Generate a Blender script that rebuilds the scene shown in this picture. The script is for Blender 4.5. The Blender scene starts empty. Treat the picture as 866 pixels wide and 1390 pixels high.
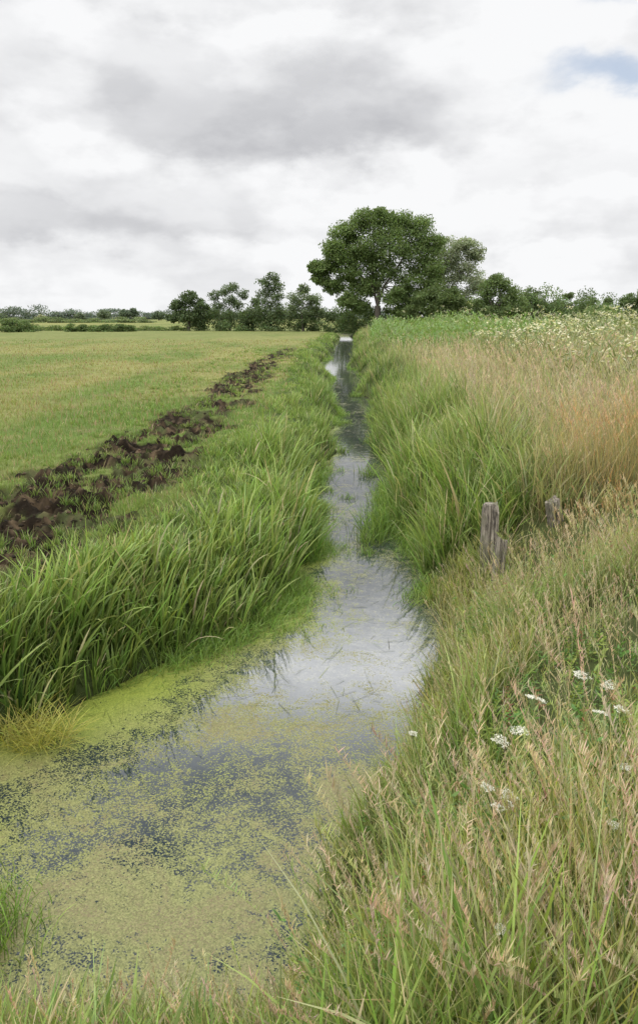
import bpy, math, numpy as np
from mathutils import Vector
rng=np.random.default_rng(11)
scene=bpy.context.scene
scene.view_settings.view_transform='Standard'
scene.view_settings.look='None'
scene.view_settings.exposure=0
COL=scene.collection

# ------------------------------------------------------------ noise
def _h(i,j,s):
    v=np.sin(i*127.1+j*311.7+s*74.7)*43758.5453
    return v-np.floor(v)
def vn(x,y,s=0):
    x=np.asarray(x,float)+0*np.asarray(y,float); y=np.asarray(y,float)+0*x
    i=np.floor(x); j=np.floor(y); f=x-i; g=y-j
    f=f*f*(3-2*f); g=g*g*(3-2*g)
    return (_h(i,j,s)*(1-f)+_h(i+1,j,s)*f)*(1-g)+(_h(i,j+1,s)*(1-f)+_h(i+1,j+1,s)*f)*g
def fbm(x,y,s=0,o=4):
    a=.5;r=0;n=0
    for k in range(o):
        r=r+a*vn(x*2**k+k*13.7,y*2**k-k*7.1,s+k); n+=a; a*=.55
    return r/n
def ss(t):
    t=np.clip(t,0,1); return t*t*(3-2*t)
def pr(t):
    t=np.clip(t,0,1); return 1-(1-t)**2

# ------------------------------------------------------------ ditch plan (metres)
LY=[2.5,4.3,4.9,5.45,6.1,6.93,7.97,9.3,11.2,13.3,16.3,18.2,26,35,45,62,90,135,160]
LX=[-3.4,-3.2,-2.25,-1.93,-1.27,-.72,-.38,-.16,-.16,-.28,.20,.30,.50,.40,.15,.8,1.9,4.0,6]
RY=[2.0,2.6,3.4,4.05,4.9,5.45,6.1,6.93,7.97,9.3,11.2,13.3,16.3,18.2,26,35,45,62,90,135,160]
RX=[-.2,-.1,.08,.38,.72,.88,1.05,1.25,1.4,1.25,1.1,1.35,1.35,1.42,1.8,2.1,2.2,3.1,4.1,5.6,7]
def edges(y):
    wv=(vn(y*.16,0,6)-.5)*.7*ss((y-11)/8)
    L=np.interp(y,LY,LX)+(vn(y*1.3,0,3)-.5)*.30+wv+(vn(y*.5,0,13)-.5)*.3*ss((y-11)/8)
    R=np.interp(y,RY,RX)+(vn(y*1.3,0,5)-.5)*.30+wv+(vn(y*.5,0,15)-.5)*.3*ss((y-11)/8)
    return L,R
def yn(x):
    return np.interp(x,[-4,-2.2,-1.8,-1.45,-1.2,0],[3.3,2.9,2.75,2.65,2.5,2.35])+(vn(x*2,0,9)-.5)*.15
def mudmask(x,y):
    ml=np.interp(y,[4,9,10.7,13,19,33,58,70],[-5.6,-4.6,-4.15,-3.85,-3.55,-3.4,-2.8,-1.5])
    mr=np.interp(y,[4,5.0,5.7,7,8,9,10.7,13,19,33,58,70],[-3.4,-2.75,-2.45,-2.15,-2.0,-1.92,-1.88,-1.95,-1.95,-1.85,-1.6,-1.5])
    w=(fbm(x*1.1,y*.8,23,4)-.5)*1.8
    t=np.minimum((x-ml),(mr-x))/.7+w
    b=ss(t+.40)*ss((62-y)/15)
    n=fbm(x*2.2,y*1.3,21,4)
    return np.clip(b*ss((n-.36+.06*b)/.12),0,1)
def ground(x,y,fine=True):
    x=np.asarray(x,float); y=np.asarray(y,float)
    L,R=edges(y); dl=L-x; dr=x-R; dn=yn(x)-y; dend=y-140
    d=np.maximum(np.maximum(dl,dr),np.maximum(dn,dend))
    zl=.80*pr(dl/1.3)
    bay=np.exp(-((x-1.9)/.95)**2-((y-6.9)/1.25)**2)
    zr=(1.15*pr(dr/1.7)+.50*ss((dr-1.5)/8))*(1-.72*bay)
    zn=1.25*pr(dn/1.5)
    ze=.8*pr(dend/3)
    z=np.maximum(np.maximum(zl,zr),np.maximum(zn,ze))
    z=np.where(d<0,-.4*pr(-d/.5),z)
    far=ss((y-140)/60)
    z=z*(1-far)+.9*far
    z=z+np.where(d>0,(fbm(x*.8,y*.8,31,3)-.5)*.12*ss(d/.5),0)
    if fine:
        m=mudmask(x,y)
        # hoof pits and kicked-up ridges
        z=z+m*(-.07+(fbm(x*3.4,y*3.4,41,2)-.45)*.34+(fbm(x*9,y*9,42,3)-.5)*.30-.10*ss((vn(x*5.2,y*5.2,44)-.62)*6))
    return z

# ------------------------------------------------------------ mesh helpers
def mesh_obj(name,V,F,C=None,mat=None,smooth=False,parent=None):
    V=np.asarray(V,dtype=np.float32); F=np.asarray(F,dtype=np.int32)
    me=bpy.data.meshes.new(name)
    me.vertices.add(len(V)); me.vertices.foreach_set('co',V.ravel())
    k=F.shape[1]
    me.loops.add(F.size); me.loops.foreach_set('vertex_index',F.ravel())
    me.polygons.add(len(F)); me.polygons.foreach_set('loop_start',np.arange(0,F.size,k,dtype=np.int32))
    me.polygons.foreach_set('use_smooth',np.full(len(F),smooth,dtype=bool))
    me.update(calc_edges=True)
    if C is not None:
        ca=me.color_attributes.new('Col','FLOAT_COLOR','POINT')
        rgba=np.ones((len(V),4),dtype=np.float32); rgba[:,:3]=C
        ca.data.foreach_set('color',rgba.ravel())
    if mat: me.materials.append(mat)
    ob=bpy.data.objects.new(name,me); COL.objects.link(ob)
    if parent: ob.parent=parent
    return ob
class Acc:
    def __init__(s): s.V=[];s.F=[];s.C=[];s.n=0
    def add(s,V,F,C):
        s.V.append(V); s.F.append(F+s.n); s.C.append(C); s.n+=len(V)
    def obj(s,name,mat,**k):
        return mesh_obj(name,np.vstack(s.V),np.vstack(s.F),np.vstack(s.C),mat,**k)
def blades(P,h,az,th0,th1,w,col,K=4,tipcol=None,rough=.75):
    n=len(P); t=np.linspace(0,1,K+1)[None,:]
    h=np.broadcast_to(h,(n,)); w=np.broadcast_to(w,(n,))
    ang=np.asarray(th0)[:,None]+np.asarray(th1)[:,None]*t**1.4
    seg=(h/K)[:,None]
    hx=np.cumsum(np.sin(ang)*seg,1); hz=np.cumsum(np.cos(ang)*seg,1)
    hx=np.hstack([np.zeros((n,1)),hx[:,:-1]]); hz=np.hstack([np.zeros((n,1)),hz[:,:-1]])
    cx=P[:,0,None]+hx*np.cos(az)[:,None]; cy=P[:,1,None]+hx*np.sin(az)[:,None]; cz=P[:,2,None]+hz
    tw=az+rng.uniform(-.9,.9,n)+rng.choice([0,1.2],n)
    wp=(w[:,None]*.5)*((.6+.9*t)*(1-t)**.75+.04)
    ox=-np.sin(tw)[:,None]*wp; oy=np.cos(tw)[:,None]*wp
    V=np.stack([np.stack([cx-ox,cy-oy,cz],-1),np.stack([cx+ox,cy+oy,cz+wp*.3],-1)],2).reshape(-1,3)
    base=(np.arange(n)*(K+1)*2)[:,None]+(np.arange(K)*2)[None,:]
    base=base.reshape(-1)
    F=np.stack([base,base+1,base+3,base+2],1)
    g=(rough+(1.12-rough)*t)[:,:,None]  # rough darkens the blade foot: occlusion shade put into the colour
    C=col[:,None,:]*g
    if tipcol is not None:
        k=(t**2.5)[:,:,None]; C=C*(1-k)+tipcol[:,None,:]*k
    C=np.repeat(C[:,:,None,:],2,2).reshape(-1,3)
    return V,F,C,np.stack([cx,cy,cz],-1)
def mixc(a,b,t):
    a=np.asarray(a);b=np.asarray(b);t=np.asarray(t)[:,None]; return a*(1-t)+b*t
def jit(c,s=.2):
    n=len(c); return np.clip(c*(1+rng.uniform(-s,s,(n,1)))*(1+rng.uniform(-s*.4,s*.4,(n,3))),0,1)
def samp_y(n,y0,y1,p=.5):
    u=rng.random(n); return (y0**-p*(1-u)+y1**-p*u)**(-1/p)

# ------------------------------------------------------------ materials
def newmat(name):
    m=bpy.data.materials.new(name); m.use_nodes=True; nt=m.node_tree; nt.nodes.clear(); return m,nt
def N(nt,t,**k):
    n=nt.nodes.new(t)
    for a,b in k.items(): setattr(n,a,b)
    return n
def mth(nt,op,a,b=None,c=None,clamp=False):
    n=nt.nodes.new('ShaderNodeMath'); n.operation=op; n.use_clamp=clamp
    for i,v in enumerate((a,b,c)):
        if v is None: continue
        if isinstance(v,(int,float)): n.inputs[i].default_value=v
        else: nt.links.new(v,n.inputs[i])
    return n.outputs[0]
def mixrgb(nt,f,a,b,mode='MIX'):
    n=nt.nodes.new('ShaderNodeMix'); n.data_type='RGBA'; n.blend_type=mode
    def s(i,v):
        if isinstance(v,(int,float)): n.inputs[i].default_value=v
        elif isinstance(v,tuple): n.inputs[i].default_value=(*v,1) if len(v)==3 else v
        else: nt.links.new(v,n.inputs[i])
    s(0,f); s(6,a); s(7,b); return n.outputs[2]
def foliage_mat(name,trans=.35,rough=.5,spec=.25,gain=1.0):
    m,nt=newmat(name)
    out=N(nt,'ShaderNodeOutputMaterial'); at=N(nt,'ShaderNodeVertexColor',layer_name='Col')
    g=mixrgb(nt,1.0,at.outputs[0],(gain,gain,gain),'MULTIPLY')
    p=N(nt,'ShaderNodeBsdfPrincipled'); p.inputs['Roughness'].default_value=rough
    p.inputs['Specular IOR Level'].default_value=spec
    tr=N(nt,'ShaderNodeBsdfTranslucent'); mx=N(nt,'ShaderNodeMixShader'); mx.inputs[0].default_value=trans
    nt.links.new(g,p.inputs['Base Color'])
    g2=mixrgb(nt,1.0,g,(1.25,1.3,.7),'MULTIPLY'); nt.links.new(g2,tr.inputs[0])
    nt.links.new(p.outputs[0],mx.inputs[1]); nt.links.new(tr.outputs[0],mx.inputs[2]); nt.links.new(mx.outputs[0],out.inputs[0])
    return m
M_grass=foliage_mat('grass_blades',.38,.45,.35,1.42)
M_seed=foliage_mat('seed_heads',.3,.8,.1,1.3)
M_leaf=foliage_mat('tree_leaves',.40,.6,.2,1.75)
def simple_attr_mat(name,rough=.9,scale=20,bump=.4,var=.5,spec=.2):
    m,nt=newmat(name)
    out=N(nt,'ShaderNodeOutputMaterial'); at=N(nt,'ShaderNodeVertexColor',layer_name='Col')
    geo=N(nt,'ShaderNodeNewGeometry')
    n1=N(nt,'ShaderNodeTexNoise'); n1.inputs['Scale'].default_value=scale; n1.inputs['Detail'].default_value=8; n1.inputs['Roughness'].default_value=.7
    nt.links.new(geo.outputs['Position'],n1.inputs['Vector'])
    n2=N(nt,'ShaderNodeTexNoise'); n2.inputs['Scale'].default_value=scale*.08; n2.inputs['Detail'].default_value=6
    nt.links.new(geo.outputs['Position'],n2.inputs['Vector'])
    f=mth(nt,'ADD',mth(nt,'MULTIPLY',mth(nt,'SUBTRACT',n1.outputs[0],.5),var*2.2),1.0)
    f=mth(nt,'MULTIPLY',f,mth(nt,'ADD',mth(nt,'MULTIPLY',mth(nt,'SUBTRACT',n2.outputs[0],.5),var*1.4),1.0))
    cb=N(nt,'ShaderNodeCombineColor'); 
    for i in range(3): nt.links.new(f,cb.inputs[i])
    c=mixrgb(nt,1.0,at.outputs[0],cb.outputs[0],'MULTIPLY')
    p=N(nt,'ShaderNodeBsdfPrincipled'); p.inputs['Roughness'].default_value=rough; p.inputs['Specular IOR Level'].default_value=spec
    nt.links.new(c,p.inputs['Base Color'])
    b=N(nt,'ShaderNodeBump'); b.inputs['Strength'].default_value=bump; b.inputs['Distance'].default_value=.04
    nt.links.new(n1.outputs[0],b.inputs['Height']); nt.links.new(b.outputs[0],p.inputs['Normal'])
    nt.links.new(p.outputs[0],out.inputs[0]); return m
M_ground=simple_attr_mat('ground_soil_and_turf',.95,22,.8,.5,.1)
M_clod=simple_attr_mat('mud_clod',.85,30,.9,.6,.15)
M_bark=simple_attr_mat('bark',.9,6,.5,.4)
def wood_mat():
    m,nt=newmat('weathered_wood'); out=N(nt,'ShaderNodeOutputMaterial'); tc=N(nt,'ShaderNodeTexCoord')
    mp=N(nt,'ShaderNodeMapping'); mp.inputs['Scale'].default_value=(26,26,2.2); nt.links.new(tc.outputs['Object'],mp.inputs[0])
    n=N(nt,'ShaderNodeTexNoise'); n.inputs['Scale'].default_value=1.6; n.inputs['Detail'].default_value=9; n.inputs['Roughness'].default_value=.75; nt.links.new(mp.outputs[0],n.inputs['Vector'])
    n2=N(nt,'ShaderNodeTexNoise'); n2.inputs['Scale'].default_value=7; n2.inputs['Detail'].default_value=5; nt.links.new(tc.outputs['Object'],n2.inputs['Vector'])
    r=N(nt,'ShaderNodeValToRGB'); nt.links.new(n.outputs[0],r.inputs[0])
    e=r.color_ramp.elements; e[0].position=.40; e[0].color=(.03,.025,.02,1); e[1].position=.63; e[1].color=(.36,.32,.26,1)
    x=e.new(.50); x.color=(.19,.165,.13,1)
    r2=N(nt,'ShaderNodeValToRGB'); nt.links.new(n2.outputs[0],r2.inputs[0]); r2.color_ramp.elements[0].position=.50; r2.color_ramp.elements[1].position=.66
    c=mixrgb(nt,r2.outputs[0],r.outputs[0],(.12,.12,.07))
    p=N(nt,'ShaderNodeBsdfPrincipled'); p.inputs['Roughness'].default_value=.85; nt.links.new(c,p.inputs['Base Color'])
    b=N(nt,'ShaderNodeBump'); b.inputs['Strength'].default_value=1; b.inputs['Distance'].default_value=.015; nt.links.new(n.outputs[0],b.inputs['Height']); nt.links.new(b.outputs[0],p.inputs['Normal'])
    nt.links.new(p.outputs[0],out.inputs[0]); return m
M_wood=wood_mat()
def water_mat():
    m,nt=newmat('ditch_water'); out=N(nt,'ShaderNodeOutputMaterial')
    geo=N(nt,'ShaderNodeNewGeometry'); pos=geo.outputs['Position']
    at=N(nt,'ShaderNodeVertexColor',layer_name='Col'); sp=N(nt,'ShaderNodeSeparateColor'); nt.links.new(at.outputs[0],sp.inputs[0])
    dens=sp.outputs[0]; film=sp.outputs[1]; yel=sp.outputs[2]
    def noise(s,d=5,r=.6,dist=0):
        n=N(nt,'ShaderNodeTexNoise'); n.inputs['Scale'].default_value=s; n.inputs['Detail'].default_value=d; n.inputs['Roughness'].default_value=r; n.inputs['Distortion'].default_value=dist
        nt.links.new(pos,n.inputs['Vector']); return n.outputs[0]
    vo=N(nt,'ShaderNodeTexVoronoi'); vo.inputs['Scale'].default_value=120; nt.links.new(pos,vo.inputs['Vector'])
    vs=N(nt,'ShaderNodeSeparateColor'); nt.links.new(vo.outputs['Color'],vs.inputs[0])
    big=noise(1.9,6,.65,.8); mid=noise(8,6,.7,.5); small=noise(40,4,.7)
    f=mth(nt,'ADD',dens,mth(nt,'MULTIPLY',mth(nt,'SUBTRACT',big,.5),1.7))
    f=mth(nt,'ADD',f,mth(nt,'MULTIPLY',mth(nt,'SUBTRACT',mid,.5),1.7))
    f=mth(nt,'ADD',f,mth(nt,'MULTIPLY',mth(nt,'SUBTRACT',small,.5),.7))
    f=mth(nt,'SUBTRACT',f,mth(nt,'ADD',mth(nt,'MULTIPLY',vs.outputs[0],.8),.06))
    mask=mth(nt,'MULTIPLY',f,7,clamp=True)
    wc=mixrgb(nt,vs.outputs[1],(.10,.11,.028),(.24,.245,.085))
    wc=mixrgb(nt,yel,wc,mixrgb(nt,vs.outputs[1],(.13,.17,.022),(.25,.285,.05)))
    br=mth(nt,'MULTIPLY',mth(nt,'SUBTRACT',big,.46),7,clamp=True)
    br=mth(nt,'MULTIPLY',br,mth(nt,'SUBTRACT',1.0,yel))
    br=mth(nt,'MULTIPLY',br,vs.outputs[2])
    wc=mixrgb(nt,mth(nt,'MULTIPLY',br,.6),wc,(.17,.115,.07))
    wd=N(nt,'ShaderNodeBsdfPrincipled'); wd.inputs['Roughness'].default_value=.5; nt.links.new(wc,wd.inputs['Base Color'])
    wb=N(nt,'ShaderNodeBump'); wb.inputs['Strength'].default_value=.5; wb.inputs['Distance'].default_value=.005
    nt.links.new(vo.outputs['Distance'],wb.inputs['Height']); wb.invert=True; nt.links.new(wb.outputs[0],wd.inputs['Normal'])
    dust=mth(nt,'MULTIPLY',mth(nt,'SUBTRACT',mth(nt,'ADD',mth(nt,'ADD',mth(nt,'MULTIPLY',small,.5),mth(nt,'MULTIPLY',mid,.5)),mth(nt,'MULTIPLY',film,.06)),.52),6,clamp=True)
    dust=mth(nt,'MULTIPLY',dust,film)
    bc=mixrgb(nt,dust,(.018,.026,.030),(.15,.15,.12))
    wa=N(nt,'ShaderNodeBsdfPrincipled')
    nt.links.new(mth(nt,'ADD',mth(nt,'MULTIPLY',film,1.25),1.34),wa.inputs['IOR'])
    nt.links.new(bc,wa.inputs['Base Color'])
    nt.links.new(mth(nt,'ADD',mth(nt,'MULTIPLY',film,.03),.02),wa.inputs['Roughness'])
    b=N(nt,'ShaderNodeBump'); b.inputs['Strength'].default_value=.05; b.inputs['Distance'].default_value=.02
    nt.links.new(noise(6,2,.5),b.inputs['Height']); nt.links.new(b.outputs[0],wa.inputs['Normal'])
    mx=N(nt,'ShaderNodeMixShader'); nt.links.new(mask,mx.inputs[0]); nt.links.new(wa.outputs[0],mx.inputs[1]); nt.links.new(wd.outputs[0],mx.inputs[2])
    nt.links.new(mx.outputs[0],out.inputs[0]); return m
M_water=water_mat()
def plain(name,c,r=.7):
    m,nt=newmat(name); out=N(nt,'ShaderNodeOutputMaterial'); p=N(nt,'ShaderNodeBsdfPrincipled')
    n=N(nt,'ShaderNodeTexNoise'); n.inputs['Scale'].default_value=60
    cc=mixrgb(nt,n.outputs[0],tuple(x*.75 for x in c),tuple(min(1,x*1.15) for x in c)); nt.links.new(cc,p.inputs['Base Color'])
    p.inputs['Roughness'].default_value=r; nt.links.new(p.outputs[0],out.inputs[0]); return m
M_petal=plain('white_petals',(.72,.71,.60)); M_stem=plain('green_stem',(.16,.21,.07))

# ------------------------------------------------------------ ground
def cat(*a): return np.unique(np.round(np.concatenate(a),4))
xs=cat(np.arange(-5.8,-1.7,.035),np.arange(-2,4.01,.08),np.arange(-12,12,.3),np.arange(-60,60,2.5),np.array([-4000,-2500,-1500,-900,-500,-300,-200,-130,-90,90,130,200,300,500,900,1500,2500,4000]))
ys=cat(np.arange(.6,16,.04),np.arange(16,40,.12),np.arange(40,70,.5),np.arange(70,200,2.5),np.array([-300,-100,-40,-15,-6,-3,-1.5,-.6,0,240,300,400,600,900,1400,2200,3500,5000]))
X,Y=np.meshgrid(xs,ys); Z=ground(X,Y)
nx,ny=len(xs),len(ys)
V=np.stack([X.ravel(),Y.ravel(),Z.ravel()],1)
i=np.arange(nx*ny).reshape(ny,nx)
F=np.stack([i[:-1,:-1].ravel(),i[:-1,1:].ravel(),i[1:,1:].ravel(),i[1:,:-1].ravel()],1)
x,y,z=V.T
L,R=edges(y); dl=L-x; dr=x-R
n1=fbm(x*.35,y*.12,51,4); n2=fbm(x*1.7,y*1.7,52,4); n3=fbm(x*.03,y*.015,53,3)
c=mixc((.10,.145,.033),(.20,.20,.07),np.clip((n1-.5)*3+.22+ .5*ss((y-10)/50),0,1))
c=mixc(c,(.22,.18,.09),np.clip((n2-.58)*2,0,.5))
c=mixc(c,(.145,.165,.055),np.clip((n3-.4)*3,0,.7)*ss((y-40)/60))
m=mudmask(x,y)
mc=mixc((.014,.010,.006),(.115,.082,.048),np.clip((fbm(x*8,y*8,61,4)-.42)*3,0,1)**1.5)
mc=mixc(mc,(.08,.10,.035),np.clip((fbm(x*2.5,y*2.5,62,3)-.57)*5,0,.6))
c=mixc(c,mc,np.clip(m*1.6,0,1))
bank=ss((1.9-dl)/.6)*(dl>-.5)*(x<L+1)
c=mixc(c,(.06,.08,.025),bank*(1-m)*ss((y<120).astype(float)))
rt=ss(dr/.3+.5)
c=mixc(c,(.10,.11,.04),rt*(y<250))
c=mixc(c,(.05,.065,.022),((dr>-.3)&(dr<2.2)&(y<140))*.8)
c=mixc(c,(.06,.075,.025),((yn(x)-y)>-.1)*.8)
inside=(z<.02); c=mixc(c,(.03,.03,.015),inside*1.0)
g=mesh_obj('ground',V,F,c,M_ground,True)
g['kind']='structure'; g['label']='flat grazing marsh with churned mud strip along the ditch'; g['category']='ground'

# water
xs=cat(np.arange(-4.6,6.5,.12)); ys=cat(np.arange(1.6,22,.12),np.arange(22,142,.6))
X,Y=np.meshgrid(xs,ys); nx,ny=len(xs),len(ys)
V=np.stack([X.ravel(),Y.ravel(),np.zeros(nx*ny)],1); i=np.arange(nx*ny).reshape(ny,nx)
F=np.stack([i[:-1,:-1].ravel(),i[:-1,1:].ravel(),i[1:,1:].ravel(),i[1:,:-1].ravel()],1)
x,y,_=V.T; L,R=edges(y)
base=np.interp(y,[2.5,4,5,6,8,12,20,60],[.78,.72,.60,.36,.24,.14,.04,-.1])
left=np.interp(y,[4,5.5,8,12,20,40],[.95,.75,.36,.26,.15,.10])
e=ss(1-(x-L)/np.maximum(left*1.6,.05)); er=ss(1-(R-x)/.25)
dens=base+e*.60+er*.18+(fbm(x*1.2,y*1.2,71,3)-.5)*1.0
ctr=ss((y-4.2)/2)
dens-= .12*ctr*ss((x-L-.6)/.4)
dens-= .36*np.exp(-((x+.05)/.36)**2-((y-4.1)/.55)**2)+.22*np.exp(-((x+.95)/.4)**2-((y-4.5)/.30)**2)+.20*np.exp(-((x+1.0)/.5)**2-((y-3.7)/.2)**2)
film=.85*ctr+.04+(fbm(x*1.0,y*.6,72,3)-.5)*.6*ctr
yel=np.clip(e*.95*ss((y-3.0)/1.0)+(fbm(x*.9,y*.9,73,3)-.56)*1.8,0,1)
w=mesh_obj('water',V,F,np.stack([np.clip(dens,0,1.4),np.clip(film,0,1),yel],1),M_water,True)
w['kind']='structure'; w['label']='narrow drainage ditch water speckled with green duckweed'; w['category']='water'

# ------------------------------------------------------------ grasses
def stuff(o,label,cat_):
    o['kind']='stuff'; o['label']=label; o['category']=cat_
def wd(w0,y,k=.00085): return np.maximum(w0,k*y)
GREEN=np.array((.085,.150,.028)); LIME=np.array((.17,.235,.055)); STRAW=np.array((.34,.30,.18)); DARKG=np.array((.045,.085,.022)); PINK=np.array((.36,.275,.21)); RUST=np.array((.31,.185,.085)); YEL=np.array((.25,.26,.055))

def capped(x,y,z,h,soft=1.04,mn=.08):
    q=x/y
    s=np.interp(q,[-.6,0,.06,.10,.15,.22,.35,.55],[1.10,1.10,1.0,.90,.79,.69,.60,.53])
    s=s-np.interp(y,[2.9,3.6,5.2],[0,.07,.20])*np.interp(q,[0,.1],[0,1])
    s=np.where(y>5.0,np.interp(q,[.1,.2,.26,.33,.4,.6],[.46,.385,.36,.325,.28,.22]),s)
    cap=3-s*y-z
    lim=np.where(y<7.9,cap*rng.uniform(.7,soft,len(x)),9)
    return np.minimum(h,np.maximum(lim,mn))
def clumps(A,cx,cy,nb,spread,h,col,w0,K,th0=.35,th1=(.3,2.0),azb=None,strawp=.06,usecap=False,tips=.35,wk=.00085,inw=.5,jt=.32,zmin=-.06,bias=.7,hj=(.45,1.15)):
    nc=len(cx); idx=np.repeat(np.arange(nc),nb); n=len(idx)
    sp=spread*(1+cy/22)*rng.uniform(.6,1.4,nc)
    a=rng.uniform(0,6.28,n); r=np.abs(rng.normal(0,1,n))
    x=cx[idx]+np.cos(a)*r*sp[idx]*.8; y=cy[idx]+np.sin(a)*r*sp[idx]*.8
    z=ground(x,y,False); ok=z>zmin
    hh=h[idx]*rng.uniform(hj[0],hj[1],n)
    if azb is not None:
        vx=np.cos(a)*(.5+r)+math.cos(azb)*bias; vy=np.sin(a)*(.5+r)+math.sin(azb)*bias; a=np.arctan2(vy,vx)
    a=a+rng.normal(0,inw,n)
    if usecap: hh=capped(x,y,z,hh)
    col=jit(col[idx],jt); dead=rng.random(n)<strawp; col[dead]=jit(np.tile(STRAW,(dead.sum(),1)),.3)
    tip=mixc(col*1.1,STRAW,rng.uniform(0,tips,n))
    x,y,z,hh,a,col,tip,r=[q[ok] for q in (x,y,z,hh,a,col,tip,r)]; n=len(x)
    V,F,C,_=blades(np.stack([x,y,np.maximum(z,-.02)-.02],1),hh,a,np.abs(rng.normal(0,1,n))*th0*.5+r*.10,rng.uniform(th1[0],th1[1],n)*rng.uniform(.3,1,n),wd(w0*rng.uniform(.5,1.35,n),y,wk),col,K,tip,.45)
    A.add(V,F,C)

# left reed belt
A=Acc()
def left(nc,nb,y0,y1,d0,d1,hl,w0,K,bright=0.):
    y=samp_y(nc,y0,y1); L,R=edges(y); d=rng.uniform(d0,d1,nc); x=L-d
    keep=(mudmask(x,y)<.4); x,y,d=x[keep],y[keep],d[keep]; n=len(x)
    dd=d*np.interp(y,[5,7],[.9,1])
    h=np.interp(dd,[-.3,0,.35,.8,1.3,2.2],[hl*.35,hl*.8,hl,hl*.58,hl*.30,hl*.22])*rng.uniform(.5,1.3,n)*(.30+1.2*vn(x*1.1,y*1.0,81))
    h*=np.interp(y,[4,6,9,20,50],[1.15,1,.95,.85,.75])
    col=mixc(GREEN,LIME,np.clip(vn(x*1.1,y*.8,82)*1.2+bright+rng.normal(0,.3,n),0,1)); dk=rng.random(n)<.12; col[dk]=mixc(col[dk],DARKG,np.full(dk.sum(),.6))
    clumps(A,x,y,nb,.075,h,col,w0,K,azb=0.0 if d1<2 else None)
left(500,22,4.0,16,.0,1.5,.64,.019,6)
left(380,11,4.2,16,-.05,.9,.84,.029,7,.25)
left(200,18,4.6,7.5,.6,2.2,.48,.014,5)
left(850,22,12,110,.1,1.7,.64,.016,4)
left(900,18,4.5,110,.8,2.3,.46,.011,4)
o=A.obj('reed_grass',M_grass); stuff(o,'dense arching green reed grass along the ditch bank','grass')
# marginal grass growing out into the water
A=Acc()
nc=3000; y=samp_y(nc,5,60,.6); L,R=edges(y); side=rng.random(nc)<.6; u=np.abs(rng.normal(0,.22,nc))*np.interp(y,[5,7,10,14,20],[1.0,1.3,1.1,.8,.5])
x=np.where(side,L+u-.05,R-u*.7+.03); nn=fbm(x*.3,y*.7,111,3); ok=(nn+rng.normal(0,.04,nc)-u*.12*(y<14))>.45; ok&=~((~side)&(y<7.5)); x,y,u=x[ok],y[ok],u[ok]
n=len(x); idx=np.repeat(np.arange(n),14); m=len(idx)
px=x[idx]+rng.normal(0,.06,m); py=y[idx]+rng.normal(0,.10,m)
col=jit(mixc(GREEN*1.2,LIME*1.1,rng.random(m)),.3)
hh=rng.uniform(.06,.32,m)*np.clip(1.15-u[idx]*1.6,.3,1)
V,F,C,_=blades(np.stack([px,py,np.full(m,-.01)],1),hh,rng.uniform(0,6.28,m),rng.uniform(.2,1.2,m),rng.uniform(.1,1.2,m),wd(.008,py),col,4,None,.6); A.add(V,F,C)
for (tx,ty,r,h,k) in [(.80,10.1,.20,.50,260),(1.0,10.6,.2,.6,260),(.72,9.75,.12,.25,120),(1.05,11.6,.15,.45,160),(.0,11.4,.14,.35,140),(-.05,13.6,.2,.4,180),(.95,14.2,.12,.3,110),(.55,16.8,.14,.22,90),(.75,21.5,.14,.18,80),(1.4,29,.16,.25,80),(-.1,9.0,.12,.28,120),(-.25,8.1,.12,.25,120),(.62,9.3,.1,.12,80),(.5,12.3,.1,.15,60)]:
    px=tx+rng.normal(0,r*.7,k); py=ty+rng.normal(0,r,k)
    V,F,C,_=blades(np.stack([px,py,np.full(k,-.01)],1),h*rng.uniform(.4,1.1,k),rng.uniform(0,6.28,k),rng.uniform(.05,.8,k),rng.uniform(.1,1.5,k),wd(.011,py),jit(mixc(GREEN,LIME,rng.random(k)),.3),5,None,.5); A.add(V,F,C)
o=A.obj('marginal_grass',M_grass); stuff(o,'short sweet grass creeping out over the ditch water','grass')

# right reed belt
A=Acc()
def right(nc,nb,y0,y1,d0,d1,hl,w0,K,bright=0.):
    y=samp_y(nc,y0,y1); L,R=edges(y); d=rng.uniform(d0,d1,nc); x=R+d; n=nc
    h=np.interp(d,[-.2,0,.35,1,2.2],[hl*.4,hl*.7,hl,hl*.95,hl*.75])*rng.uniform(.5,1.3,n)*(.35+1.15*vn(x*1.0,y*.8,83))
    h*=np.interp(y,[7,8,10,30],[.8,.9,1,.85])
    ok=~((y<8.15)&(x<2.55)); ok&=rng.random(n)<np.clip(1.5-d*.55,.2,1); x,y,h,d=x[ok],y[ok],h[ok],d[ok]; n=len(x)
    col=mixc(GREEN,LIME,np.clip(vn(x*1.1,y*.8,84)+bright+rng.normal(0,.3,n),0,1)); dk=rng.random(n)<.12; col[dk]=mixc(col[dk],DARKG,np.full(dk.sum(),.6))
    col=mixc(col,STRAW*.85,np.clip((d-.9)*.55+(vn(x*.6,y*.35,85)-.5)*.7+rng.normal(0,.12,n),0,.7))
    clumps(A,x,y,nb,.08,h,col,w0,K,azb=math.pi,strawp=.10,tips=.5,inw=.9,bias=.35)
right(560,22,7.6,18,-.03,2.0,.84,.018,6)
right(320,11,7.7,18,-.05,1.4,1.0,.028,7,.2)
right(900,22,14,110,.05,2.1,.76,.016,4)
o=A.obj('bank_reed_grass',M_grass); stuff(o,'tall bright green reed grass overhanging the ditch','grass')

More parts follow.
